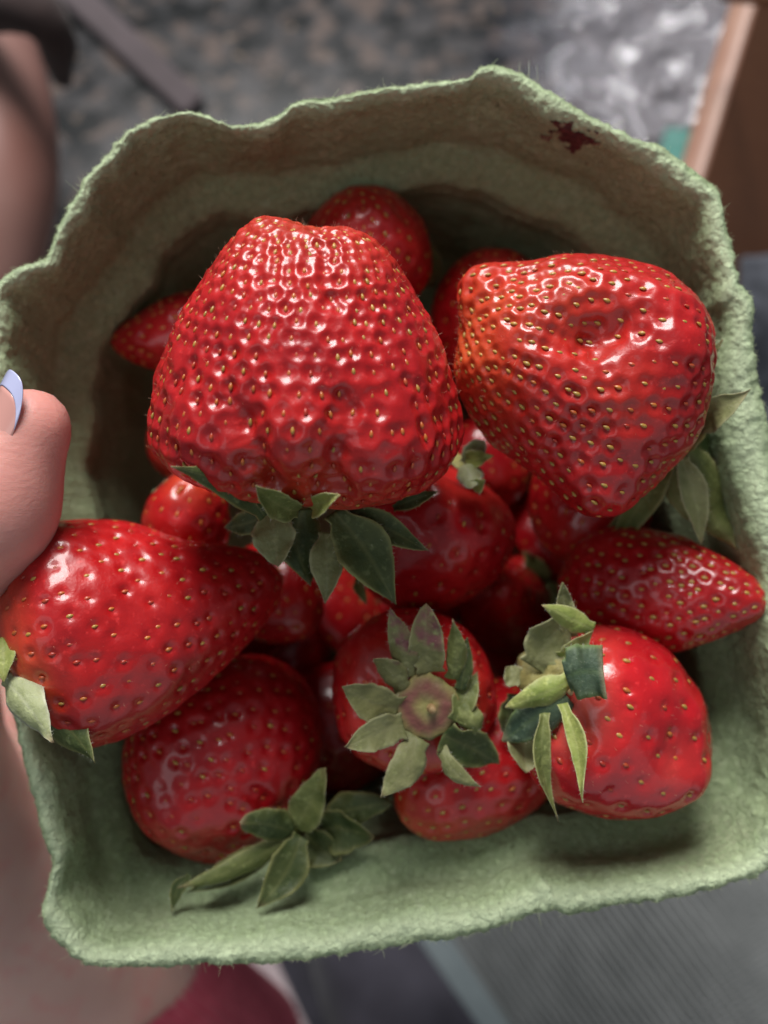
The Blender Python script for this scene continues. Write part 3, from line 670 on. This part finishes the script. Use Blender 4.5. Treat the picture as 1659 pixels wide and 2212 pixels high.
# --- centre, calyx towards the lens
B5 = strawberry('strawberry standing calyx up in the lower middle, purple-mottled star of leaves', (905, 1520, 149), (872, 1448, 178), 13.4, 'round', 1, 0, 150, .46, .28, 'berry', .36,
    lumps=[(790, 1400, 60, .8), (760, 1600, 60, .6)], seedcol=(.25, .4, .35), hairs=200, sd=21, base_pale=.15, sepal_free=.02)
ce5 = P(920, 1525, 147)
cl5 = calyx(B5, ce5, (.02, -.05, 1), 5.2, 1.1, purple=.95)
for bx, by, tx, ty, td, w, kd, ar, cu, crl, bl in [
    (886, 1462, 848, 1304, 141, 66, 'leaf_purple', .5, -.3, .6, .2), (932, 1452, 918, 1300, 143, 92, 'leaf_purple', .8, .2, .2, .9), (978, 1468, 978, 1332, 142, 52, 'leaf_mid', .6, -.5, .5, 0),
    (996, 1490, 1012, 1372, 146, 42, 'leaf_dark', .4, -.4, .3, .2), (872, 1492, 798, 1406, 143, 66, 'leaf_purple', .6, -.35, 1.2, .3), (862, 1530, 730, 1486, 142, 96, 'leaf_purple', .4, .2, .3, .4),
    (872, 1566, 740, 1606, 142, 86, 'leaf_pale', .7, .2, .3, .5), (900, 1590, 824, 1726, 143, 92, 'leaf_pale', .8, -.25, .3, .25), (958, 1588, 1078, 1648, 152, 100, 'leaf_dark', .5, .3, -.6, .4),
    (955, 1618, 1036, 1702, 147, 44, 'leaf_pale', 1.6, -.4, .9, 0), (990, 1528, 1040, 1590, 147, 62, 'leaf_mid', 1.0, -.5, -.8, .3), (985, 1560, 1030, 1450, 149, 60, 'leaf_mid', .6, .4, 0, .2)]:
    sepal(cl5, (bx, by, 146.3), (tx, ty, td), w*.86, kd, ar, cu, crl, bl, base_w=.8)
stub(cl5, P(932, 1532, 145.6), (.05, -.05, 1), .65, 1.1)
# --- lower right, bright
B6 = strawberry('bright glossy strawberry at the lower right, dry calyx on its left and a wrinkled tip', (1182, 1478, 153), (1492, 1668, 160), 14.6, 'wedge', .92, 0, 150, .42, .22, 'berry_bright', .34,
    lumps=[(1450, 1690, 70, 1.0), (1495, 1685, 60, 1.9), (1310, 1440, 90, 1.6), (1260, 1700, 100, 1.6), (1230, 1570, 60, -.6), (1400, 1740, 70, 1.0), (1505, 1540, 55, .8), (1440, 1430, 55, .9), (1460, 1610, 45, -.7), (1330, 1560, 50, -.5)],
    pales=[(1245, 1550, 75, .6), (1465, 1660, 55, .25)], seedcol=(.75, .2, .05), hairs=260, sd=26, base_pale=.55, dens=.3, seed_scale=1.15)
ce6 = P(1180, 1450, 149)
cl6 = calyx(B6, ce6, (-.70, .35, .6), 5.4, 2.6, purple=.15)
for bx, by, bd, tx, ty, td, w, kd, ar, cu, crl, bl in [
    (1232, 1376, 147, 1212, 1250, 145, 48, 'leaf_pale', .5, .3, .4, .3), (1282, 1362, 145, 1166, 1308, 142, 50, 'leaf_bright', .6, -.5, .3, .2), (1150, 1440, 147, 1236, 1320, 146, 96, 'leaf_pale', .4, .2, 0, .5),
    (1210, 1420, 146, 1284, 1362, 145, 44, 'leaf_bright', .5, .3, 0, .3), (1232, 1470, 144, 1092, 1530, 144, 62, 'leaf_bright', 1.0, -.5, -.6, .4), (1226, 1505, 144, 1080, 1598, 147, 92, 'leaf_blue', 1.0, -.35, -.6, .6),
    (1140, 1555, 150, 1136, 1672, 147, 92, 'leaf_pale', .5, .3, .4, .9),
    (1120, 1500, 153, 1096, 1590, 155, 70, 'leaf_dark', .3, .2, 0, .4), (1130, 1470, 150, 1090, 1440, 151, 50, 'leaf_pale', .3, .2, .3, .3)]:
    sepal(cl6, (bx, by, bd), (tx, ty, td), w, kd, ar, cu, crl, bl, base_w=.7)
sepal(cl6, (1176, 1540, 143), (1196, 1776, 143), 46, 'leaf_mid', 1.3, .6, .3, 0, base_w=.5, bow=.7, twist=.9)
sepal(cl6, (1214, 1520, 142), (1268, 1738, 138.5), 42, 'leaf_bright', 1.3, .6, 1.0, 0, base_w=.6, bow=-1.2, twist=-.8)
sepal(cl6, (1222, 1462, 140), (1306, 1450, 137.5), 124, 'leaf_blue', .5, -.15, 0, 1, trunc=1, label='dark squarish folded leaf stub')
stub(cl6, P(1232, 1462, 143), (.35, -.6, .5), .42, 2.4)
stub(cl6, P(1236, 1490, 143), (.3, .7, .5), .38, 1.6)
# --- right edge
B7 = strawberry('pointed strawberry at the right edge with evenly spaced pale yellow seeds', (1236, 1262, 172), (1660, 1300, 151), 10.7, 'long', .92, 0, 330, .46, .30, 'berry_dark', .36,
    lumps=[(1400, 1180, 90, .5), (1480, 1370, 80, .6)], seedcol=(.95, .05, 0), sd=31, tip_pale=.12, hairs=120, dens=.4, seed_scale=1.05)
# --- bottom middle
B8 = strawberry('small orange-red strawberry lying at the bottom against the carton wall', (1160, 1550, 174), (866, 1772, 159), 12.2, 'round', .95, 0, 200, .40, .28, 'berry', .42,
    lumps=[(960, 1680, 60, .8)], pales=[(880, 1770, 70, .28)], seedcol=(.55, .35, .1), sd=36, tip_pale=.12, dens=.6)
# --- middle, shaded
B9 = strawberry('shaded strawberry in the middle beneath the largest one, smooth with ringed seeds', (975, 1030, 166), (850, 1310, 172), 14.6, 'round', .92, 0, 130, .46, .27, 'berry_dark', .45, lumps=[(960, 1180, 70, .8)], seedcol=(.15, .35, .5), sd=41, dens=.5)
cl9 = calyx(B9, P(1000, 1005, 162), (.4, .8, .4), 3.6, 1.0)
for s in [((1000, 1000, 156), (1052, 940, 151), 44, 'leaf_white', -1.0, .4, .8), ((1000, 1005, 155), (1028, 1062, 150), 58, 'leaf_white', 1.0, -.5, .6, .7), ((1020, 1050, 153), (1056, 1030, 149), 34, 'leaf_bright', .6, .4, .8), ((1005, 990, 156), (1070, 985, 152), 40, 'leaf_bright', .8, .3, .4)]:
    sepal(cl9, *s[:3], s[3], s[4], s[5], s[6], s[7] if len(s) > 7 else 0)
B10 = strawberry('small dark strawberry between the middle one and the right-edge one, tip up', (1095, 1330, 200), (1088, 1270, 172), 9.2, 'cone', 1, 0, 70, .30, .28, 'berry_dark', .5, seedcol=(.2, .4, .4), sd=46, each=False)
B11 = strawberry('strawberry standing behind the largest one against the far carton wall', (800, 650, 181), (768, 404, 166), 12.3, 'round', .95, 0, 190, .38, .33, 'berry', .5, seedcol=(.2, .5, .3), sd=51, tip_pale=.1)
B12 = strawberry('shadowed strawberry behind the wide wedge-shaped one, only its top showing', (1080, 800, 190), (1050, 540, 174), 12.8, 'round', .95, 0, 130, .36, .30, 'berry_dark', .5, seedcol=(.1, .3, .6), sd=56, each=False)
B13 = strawberry('pointed strawberry sticking out at the left from under the largest one', (480, 720, 178), (238, 740, 174), 8.2, 'cone', .95, 0, 130, .30, .32, 'berry_dark', .5, seedcol=(.1, .5, .4), sd=61, tip_pale=.2, each=False)
B14 = strawberry('small orange-red strawberry peeping out above the big left one', (400, 1180, 172), (412, 1030, 163), 7.6, 'round', 1, 0, 60, .30, .28, 'berry', .45, seedcol=(.4, .4, .2), sd=66, tip_pale=.45, each=False)
B15 = strawberry('round-tipped dark strawberry below the hanging leaves of the largest one', (540, 1240, 186), (670, 1345, 172), 9.4, 'round', .95, 0, 80, .30, .28, 'berry_dark', .45, seedcol=(.2, .5, .3), sd=71, tip_pale=.25, each=False)
B16 = strawberry('dark strawberry under the lower point of the wide wedge-shaped one', (1300, 1020, 184), (1222, 1195, 171), 11.5, 'round', .95, 0, 90, .30, .28, 'berry_dark', .5, seedcol=(.1, .3, .6), sd=76, each=False)
B17 = strawberry('deep red strawberry down in the gap between the two biggest berries', (1010, 960, 196), (1110, 1070, 186), 10.5, 'round', 1, 0, 70, .3, .28, 'berry_dark', .6, seedcol=(.1, .3, .6), sd=81, each=False)
B18 = strawberry('strawberry almost hidden behind the bright glossy lower right one', (1400, 1530, 190), (1270, 1405, 174), 10.0, 'round', 1, 0, 80, .3, .28, 'berry_dark', .55, seedcol=(.3, .4, .3), sd=86, each=False)
B19 = strawberry('dark strawberry wedged below the calyx-up one at its lower left', (690, 1520, 200), (790, 1660, 184), 14.0, 'round', 1, 0, 80, .3, .28, 'berry_dark', .55, seedcol=(.1, .3, .6), sd=91, each=False)
B20 = strawberry('red strawberry showing a sliver at the left foot of the largest one', (430, 930, 180), (352, 1010, 172), 7.5, 'round', 1, 0, 50, .3, .28, 'berry_dark', .55, seedcol=(.1, .3, .6), sd=96, each=False)
sepal(B20, (400, 1020, 168), (326, 1068, 166), 30, 'leaf_dark', .3, .2, 0)
sepal(B12, (930, 620, 186), (915, 500, 184), 60, 'leaf_mid', .4, .2, 0)
sepal(B16, (1180, 1260, 190), (1130, 1190, 186), 60, 'leaf_mid', .4, .2, 0)
sepal(B10, (1180, 1260, 192), (1230, 1330, 188), 60, 'leaf_mid', .4, .2, 0)
sepal(B9, (770, 1250, 165), (790, 1310, 160), 24, 'leaf_mid', .4, .2, 0)
for k, (x, y, d, x2, y2, d2) in enumerate([(560, 740, 190, 700, 810, 184), (860, 950, 192, 790, 800, 185), (700, 1330, 200, 780, 1270, 195), (600, 1400, 200, 690, 1470, 197), (580, 910, 200, 700, 870, 193), (900, 840, 200, 790, 740, 194),
        (1120, 890, 200, 1220, 910, 194), (480, 1350, 200, 600, 1400, 193), (1000, 1400, 200, 1100, 1470, 194), (1170, 1180, 200, 1240, 1110, 193), (640, 1310, 200, 720, 1390, 197), (1110, 1200, 200, 1180, 1290, 199), (880, 1260, 200, 960, 1370, 196), (900, 1440, 200, 980, 1490, 197), (1190, 1390, 200, 1240, 1320, 193)]):
    strawberry('dark strawberry at the very bottom of the heap, lost in shadow under the others', (x, y, d), (x2, y2, d2), 11.0, 'round', .9, 0, 50, .3, .28, 'berry_dark', .8, sd=100+k, each=False, seedcol=(.1, .3, .6), group='strawberries at the bottom of the carton')

for par, HV, HT in LEAF_HAIR.values():
    tag(add('leaf_hairs', HV, None, HT, M['downy_hair'], par), kind='stuff')
# seeds: every one the lens can see on the big berries is a piece of its own
bpy.context.view_layer.update()
dg = bpy.context.evaluated_depsgraph_get()
for root, body, SP, SN, a, sc, ss, each, base_c, Lx in bodies:
    base = np.array(root['base']); MV = []; MQ = []; MT = []; nn = 0
    for k in range(len(SP)):
        n = SN[k]; y = a-n*n.dot(a)
        if np.linalg.norm(y) < .05: continue
        y = nrm(y); x = np.cross(y, n)
        r = rng.random(); tf = np.clip((SP[k]-base_c).dot(a)/Lx, 0, 1); r = r*(1.45-.75*tf); mt = 'seed_yellow' if r < sc[0] else ('seed_orange' if r < sc[0]+sc[1] else 'seed_red')
        z = ss*rng.uniform(.85, 1.12)
        seen = False
        if each and n.dot(-SP[k]) > 0.12*np.linalg.norm(SP[k]) and nn < 300:
            org = to_world(SP[k]+n*1.3); d = (CAM-org); hit = scene.ray_cast(dg, org, d.normalized(), distance=d.length-.002)
            seen = not hit[0]
        Rm = np.stack([x, y, n], 1)
        if seen:
            o = bpy.data.objects.new('seed', SEED[mt]); o.parent = root
            m4 = Matrix(Rm.tolist()).to_4x4()
            o.matrix_local = Matrix.Translation(Vector((SP[k]-base)*S)) @ m4 @ Matrix.Scale(z, 4)
            C.objects.link(o); nn += 1
        else:
            off = sum(len(v) for v in MV); MV.append((SV*z)@Rm.T+SP[k]); MQ.append(SQ+off); MT.append(STr+off)
    if MV:
        tag(add('small_seeds', np.vstack(MV), np.vstack(MQ), np.vstack(MT), M['seed_orange' if not each else 'seed_yellow'], root), kind='stuff')

# ------------------------------------------------------------------ the person holding the carton
def surface_nets(f, lo, hi, step):
    ax = [np.arange(lo[i], hi[i]+step, step) for i in range(3)]
    X, Y, Z = np.meshgrid(*ax, indexing='ij'); F = f(np.stack([X, Y, Z], -1).reshape(-1, 3)).reshape(X.shape)
    nx, ny, nz = np.array(F.shape)-1
    ins = F < 0
    cnt = np.zeros((nx, ny, nz), int); pos = np.zeros((nx, ny, nz, 3)); ne = np.zeros((nx, ny, nz))
    cor = [(i, j, k) for i in (0, 1) for j in (0, 1) for k in (0, 1)]
    sub = lambda c: F[c[0]:c[0]+nx, c[1]:c[1]+ny, c[2]:c[2]+nz]
    for c1 in cor:
        for ax_ in range(3):
            if c1[ax_]: continue
            c2 = list(c1); c2[ax_] = 1
            A = sub(c1); B = sub(c2); cr = (A < 0) != (B < 0)
            t = np.where(cr, A/np.where(cr, A-B, 1), 0)
            for d in range(3): pos[..., d] += np.where(cr, c1[d]+t*(c2[d]-c1[d]), 0)
            ne += cr
    act = ne > 0; idx = -np.ones(act.shape, int); idx[act] = np.arange(act.sum())
    V = (pos[act]/ne[act][:, None]+np.argwhere(act))*step+np.array(lo)
    Q = []
    for ax_ in range(3):
        b, c = (ax_+1) % 3, (ax_+2) % 3
        sl = [slice(None)]*3; sl2 = [slice(None)]*3; sl[ax_] = slice(0, -1); sl2[ax_] = slice(1, None)
        ch = ins[tuple(sl)] != ins[tuple(sl2)]
        g = np.argwhere(ch); g = g[(g[:, b] > 0) & (g[:, c] > 0) & (g[:, b] < idx.shape[b]) & (g[:, c] < idx.shape[c])]
        def cell(db, dc): h = g.copy(); h[:, b] -= db; h[:, c] -= dc; return idx[h[:, 0], h[:, 1], h[:, 2]]
        q = np.stack([cell(0, 0), cell(1, 0), cell(1, 1), cell(0, 1)], 1)
        fl_ = ins[g[:, 0], g[:, 1], g[:, 2]]
        q = np.where(fl_[:, None], q, q[:, ::-1]); Q.append(q)
    return V, np.vstack(Q)
def capsules(caps, k=5.0):
    def f(p):
        r = None
        for a, ra, b, rb in caps:
            ab = b-a; t = np.clip(((p-a)@ab)/(ab@ab), 0, 1); d = np.linalg.norm(p-a-t[:, None]*ab, axis=1)-(ra+(rb-ra)*t)
            if r is None: r = d
            else:
                h = np.clip(.5+.5*(r-d)/k, 0, 1); r = r*(1-h)+d*h-k*h*(1-h)
        return r
    return f
T0, T1, T2, T3 = P(64, 926, 137), P(-26, 1096, 138), P(-140, 1290, 148), P(-200, 1560, 178)
palm, wrist, fore, elbow = P(-120, 1850, 222), P(190, 2150, 258), P(430, 2600, 300), P(760, 3300, 360)
caps = [(T0, 6.0, T1, 8.7), (T1, 8.7, T2, 11), (T2, 11, T3, 15), (T3, 15, palm, 24), (palm, 25, wrist, 30), (P(-60, 1500, 232), 12, palm, 22), (wrist, 30, fore, 34), (fore, 34, elbow, 40)]
for i, (y0, y1, rr_) in enumerate([(1330, 1150, 7.6), (1480, 1330, 8.0), (1620, 1520, 7.6), (1740, 1690, 6.8)]):
    a0 = P(-40, 1450+i*110, 234); a1 = P(230, y0, 236); a2 = P(520, y0-40+i*10, 236); a3 = P(690, y0-60+i*12, 234)
    caps += [(a0, 9.5, a1, rr_+.6), (a1, rr_+.6, a2, rr_), (a2, rr_, a3, rr_-1)]
allp = np.array([c[0] for c in caps]+[c[2] for c in caps])
Vh, Qh = surface_nets(capsules(caps, 6.), allp.min(0)-46, np.minimum(allp.max(0)+46, [200, 200, -110]), 1.7)
for _ in range(2):  # relax
    acc = np.zeros_like(Vh); n_ = np.zeros(len(Vh))
    for k in range(4):
        np.add.at(acc, Qh[:, k], Vh[Qh[:, (k+1) % 4]]); np.add.at(n_, Qh[:, k], 1)
    Vh = .5*Vh+.5*acc/np.maximum(n_, 1)[:, None]
person = thing('person', 'hand with lavender-tipped nail gripping the carton from the left, red knit cuff, dark trousers', 'person', wrist)
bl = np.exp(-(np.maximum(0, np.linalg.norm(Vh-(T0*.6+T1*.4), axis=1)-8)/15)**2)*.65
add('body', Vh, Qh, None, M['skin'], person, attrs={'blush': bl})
ath = nrm(T0-T1); nd_ = np.array([-.86, .51, 0])*.62+np.array([0, 0, 1])*.78; nd_ = nrm(nd_-ath*nd_.dot(ath)); sd_ = np.cross(ath, nd_)
def nail_patch(u0, u1, name, material, lift):
    nu, nv = 14, 25; G = []
    for u in np.linspace(u0, u1, nu):
        hw = .74*(1-.30*max(0, (u-2)/8)**2)
        for v in np.linspace(-1, 1, nv):
            an = v*hw; rad = 6.45+lift+.15*max(0, -u)*.35
            G.append(T0+ath*(u-3.4*v*v*v*v*max(0, min(1, (u+2)/6))-1.0*v*v*max(0, min(1, (u+2)/6)))+rad*(nd_*math.cos(an)+sd_*math.sin(an)*.98)-nd_*.4)
    V, Qn = shell(np.array(G), nu, nv, .2)
    return add(name, V, Qn, None, material, person, base=T0)
nail_patch(-7.5, 4.4, 'nail', M['nail'], -.05)
nail_patch(4.2, 6.7, 'nail_tip', M['polish'], .02)
# knit cuff
axc = nrm(wrist-palm); cst = palm+(wrist-palm)*.82; e = nrm(np.cross(axc, [0, 0, 1])); f_ = np.cross(axc, e)
nc, nrw = 360, 16; V = []
tilt = axc
for i in range(nrw):
    k = i/(nrw-1); roll_ = 1.0
    rad = (32+6*k) if i > 2 else (30.4+.8*i)
    for j in range(nc):
        an = 2*math.pi*j/nc; rb = .45*math.sin(an*66); dv = e*math.cos(an)+f_*math.sin(an)
        V.append(cst+axc*(k*55-(17*dv[2]-16*dv[0]))+(rad+rb+1.0*max(0, dv[0]))*dv)
V = np.array(V)
Vs, Qs_ = shell(np.vstack([V.reshape(nrw, nc, 3), ]).reshape(-1, 3), nrw, nc, 2.4)
add('sleeve_cuff', V, grid_quads(nrw, nc, True), None, M['red_knit'], person, base=cst)
# trouser legs
def leg(path, rads, name, mt):
    p = spline(np.array(path), 40); r = np.interp(np.linspace(0, 1, 40), np.linspace(0, 1, len(rads)), rads)
    V, Q, T = tube(p, r, 48); V = V+(3.2*fbm(V*.03, 3, 5)+1.2*fbm(V*.11, 2, 6))[:, None]*nrm([0, .2, 1])
    return add(name, V, Q, T, M[mt], person)
leg([P(1300, 2800, 440), P(1000, 2320, 425), P(845, 2070, 440), P(760, 1880, 470)], [80, 66, 44, 26], 'trouser_leg', 'navy')
leg([P(760, 2900, 560), P(560, 2420, 560), P(420, 2060, 580), P(300, 1800, 600)], [80, 72, 68, 60], 'trouser_leg', 'navy')

# ------------------------------------------------------------------ things around
def sheet(c00, c10, c11, c01, nr, nc, thick, amp, scale, seed, extra=None):
    u = np.linspace(0, 1, nr)[:, None, None]; v = np.linspace(0, 1, nc)[None, :, None]
    G = (1-u)*(1-v)*c00+u*(1-v)*c10+u*v*c11+(1-u)*v*c01
    n = nrm(np.cross(c10-c00, c01-c00)); n = n if n[2] > 0 else -n
    G = G.reshape(-1, 3); dz = amp*fbm(G*scale, 3, seed)
    if extra is not None: dz = dz+extra(np.broadcast_to(u[..., 0], (nr, nc)).ravel(), np.broadcast_to(v[..., 0], (nr, nc)).ravel(), G)
    return shell(G+n*dz[:, None], nr, nc, thick)
# pale pink cloth
V, Q = sheet(P(470, 2030, 400), P(510, 2330, 400), P(716, 2330, 405), P(572, 2030, 405), 40, 24, 1.6, 3.5, .03, 4, lambda u, v, G: 7*np.sin(v*np.pi))
tag(add('cloth', V, Q, None, M['pink_cloth']), 'pale pink cloth strip below the carton, between red cuff and navy trousers', 'cloth')
# grey ribbed mesh fabric, real ribs
ribs = lambda u, v, G: 1.0*np.sin(v*2*np.pi*42)*(1+.6*np.sin(u*2*np.pi*60))+10*np.sin(u*2.2)*v
V, Q = sheet(P(905, 1960, 360), P(1330, 2560, 300), P(2060, 2120, 240), P(1560, 1560, 300), 420, 560, 1.2, 3, .012, 9, ribs)
gm = thing('mesh_fabric', 'grey ribbed mesh fabric with pale blue hem beyond the carton at the lower right', 'fabric', V[len(V)//4])
add('mesh_panel', V, Q, None, M['grey_mesh'], gm)
V, Q = sheet(P(850, 1950, 361), P(1275, 2560, 301), P(1335, 2560, 299.), P(925, 1950, 358), 40, 8, 2.0, .5, .03, 3)
add('hem', V+np.array([0, 0, 1.2]), Q, None, M['pale_blue'], gm)
# brown board at the upper right
def board():
    E0, E1 = P(1652, -60, 330), P(1500, 440, 318); l = nrm(E1-E0); mdir = nrm(np.array([-.9, -.25, -.55])-l*l.dot([-.9, -.25, -.55])); bdir = nrm(np.cross(l, mdir)); 
    if bdir[0] < 0: bdir = -bdir
    L = np.linalg.norm(E1-E0)+30
    root = thing('wooden_board', 'brown wooden board with a paler rounded edge at the upper right', 'board', E0)
    # face slab
    r = 3.0; prof = [np.array([0, 0])]
    sect = [(0, 0), (-1.2, -.5), (-2.4, -1.6), (-3.0, -3.0), (-3.0, -9)]
    face = [(a_*1.0, b_) for a_, b_ in sect]
    # cross-section polygon in (bdir, mdir): broad face along +b at m=0, narrow edge along +m at b=0
    poly = [(130, 0), (1.4, 0), (.4, .4), (.0, 1.4), (0, 8.0), (.7, 9.4), (2.2, 10), (130, 10)]
    ns = 14
    V = np.array([E0-l*10+l*(L+20)*k/(ns-1)+bdir*pb_+mdir*pm for k in range(ns) for pb_, pm in poly]); npz = len(poly)
    Q = grid_quads(ns, npz, True)
    mid = np.array([0 if (i % npz) in (0, 6, 7) else 1 for i in range(len(Q))])
    mid = np.array([1 if (i % npz) in (1, 2, 3, 4, 5) else 0 for i in range(len(Q))])
    N = vnormals(V, Q)
    if (N@(mdir)).reshape(ns, npz)[:, 4].mean() < 0: Q = Q[:, ::-1]
    ends = []
    Vc = np.vstack([V]); 
    T = []
    for s_, rev in ((0, False), ((ns-1)*npz, True)):
        for i in range(1, npz-1):
            t = (s_, s_+i, s_+i+1); T.append(t[::-1] if rev else t)
    add('board_face', V, Q[mid == 0], np.array(T), M['wood'], root, smooth=False)
    add('board_edge', V, Q[mid == 1], None, M['wood_edge'], root)
    # dark rail across the top corner
    V, Q, T = tube([P(1560, -20, 300), P(1800, 6, 300)], [3, 3], 12); add('rail', V, Q, T, M['wood'], root)
board()
# dark blue cloth at right
V, Q = sheet(P(1600, 560, 330), P(1600, 1100, 330), P(2100, 1100, 300), P(2100, 500, 300), 60, 60, 3, 14, .03, 17)
tag(add('dark_cloth', V, Q, None, M['dark_blue']), 'rumpled dark blue cloth beyond the right rim, below the brown board', 'cloth')
# clear plastic bag lying on the counter
def on_counter(px, py, h=0.0):
    k = ROT @ Vector(P(px, py, 1.0)); t = (h-CAM.z)/k.z
    return P(px, py, t*1000)
cs = [on_counter(*c, h=.012) for c in ((1010, -60), (1010, 330), (1600, 420), (1660, -60))]
def crumple(u, v, G):
    r = 1-np.abs(fbm(G*.032, 2, 40)); r2 = 1-np.abs(fbm(G*.15, 2, 41)); ed = np.clip(np.minimum(np.minimum(u, 1-u), np.minimum(v, 1-v))*7, 0, 1)
    return (9*r**3+2.3*r2**2+0.5*fbm(G*.25, 2, 42)-4)*ed-6*(1-ed)
cs[0] = on_counter(1090, -60, h=.012)
V, Q = sheet(*cs, 190, 260, .15, 0, .03, 30, crumple)
V = V+(14*fbm(V*.02, 2, 51))[:, None]*np.array([1., .4, 0])+(3*fbm(V*.11, 2, 52))[:, None]*np.array([1., .4, 0])
pb = thing('plastic_bag', 'crumpled clear plastic bag glinting on the granite at the upper right', 'plastic bag', V.mean(0))
hv = np.clip(np.tile(np.linspace(0, 1, 260), 190)*2.0-.06+.35*fbm(V[:190*260]*.025, 2, 55), .03, 1); hv = hv*hv*(3-2*hv)
add('plastic_film', V, Q, None, M['plastic'], pb, attrs={'haze': np.concatenate([hv, hv])})
V, Q = sheet(*[on_counter(*c, h=.018) for c in ((1440, 275), (1420, 345), (1560, 420), (1560, 290))], 16, 16, .3, 2, .06, 31)
add('teal_print', V, Q, None, M['teal'], pb)
# bare arm with a dark band, and a dark sheet painted in for a window-frame reflection, at the upper left
armp = spline(np.array([P(-140, -120, 330), P(-60, 140, 328), P(-10, 400, 318), P(-70, 700, 320), P(-220, 1000, 330)]), 40)
V, Q, T = tube(armp, np.interp(np.linspace(0, 1, 40), [0, .3, .55, 1], [24, 23, 19, 17]), 36)
V = V+(1.5*fbm(V*.04, 2, 3))[:, None]*np.array([.5, .5, .5])
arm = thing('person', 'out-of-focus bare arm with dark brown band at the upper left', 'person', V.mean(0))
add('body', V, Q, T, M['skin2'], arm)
bp = spline(np.array([P(-120, 20, 300), P(30, 8, 288), P(110, 60, 290), P(140, 170, 312)]), 24)
V, Q, T = tube(bp, np.interp(np.linspace(0, 1, 24), [0, .5, 1], [9, 8, 3.5]), 20); V = V+(1.2*fbm(V*.1, 2, 9))[:, None]*np.array([1, 0, 0])
add('wrist_band', V, Q, T, M['brown_band'], arm)
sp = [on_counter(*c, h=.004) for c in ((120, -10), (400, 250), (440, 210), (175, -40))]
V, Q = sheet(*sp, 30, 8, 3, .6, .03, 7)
tag(add('reflection_band', V, Q, None, M['mauve']), 'dull mauve band painted in as a reflection across the granite at the upper left', 'reflection_band')
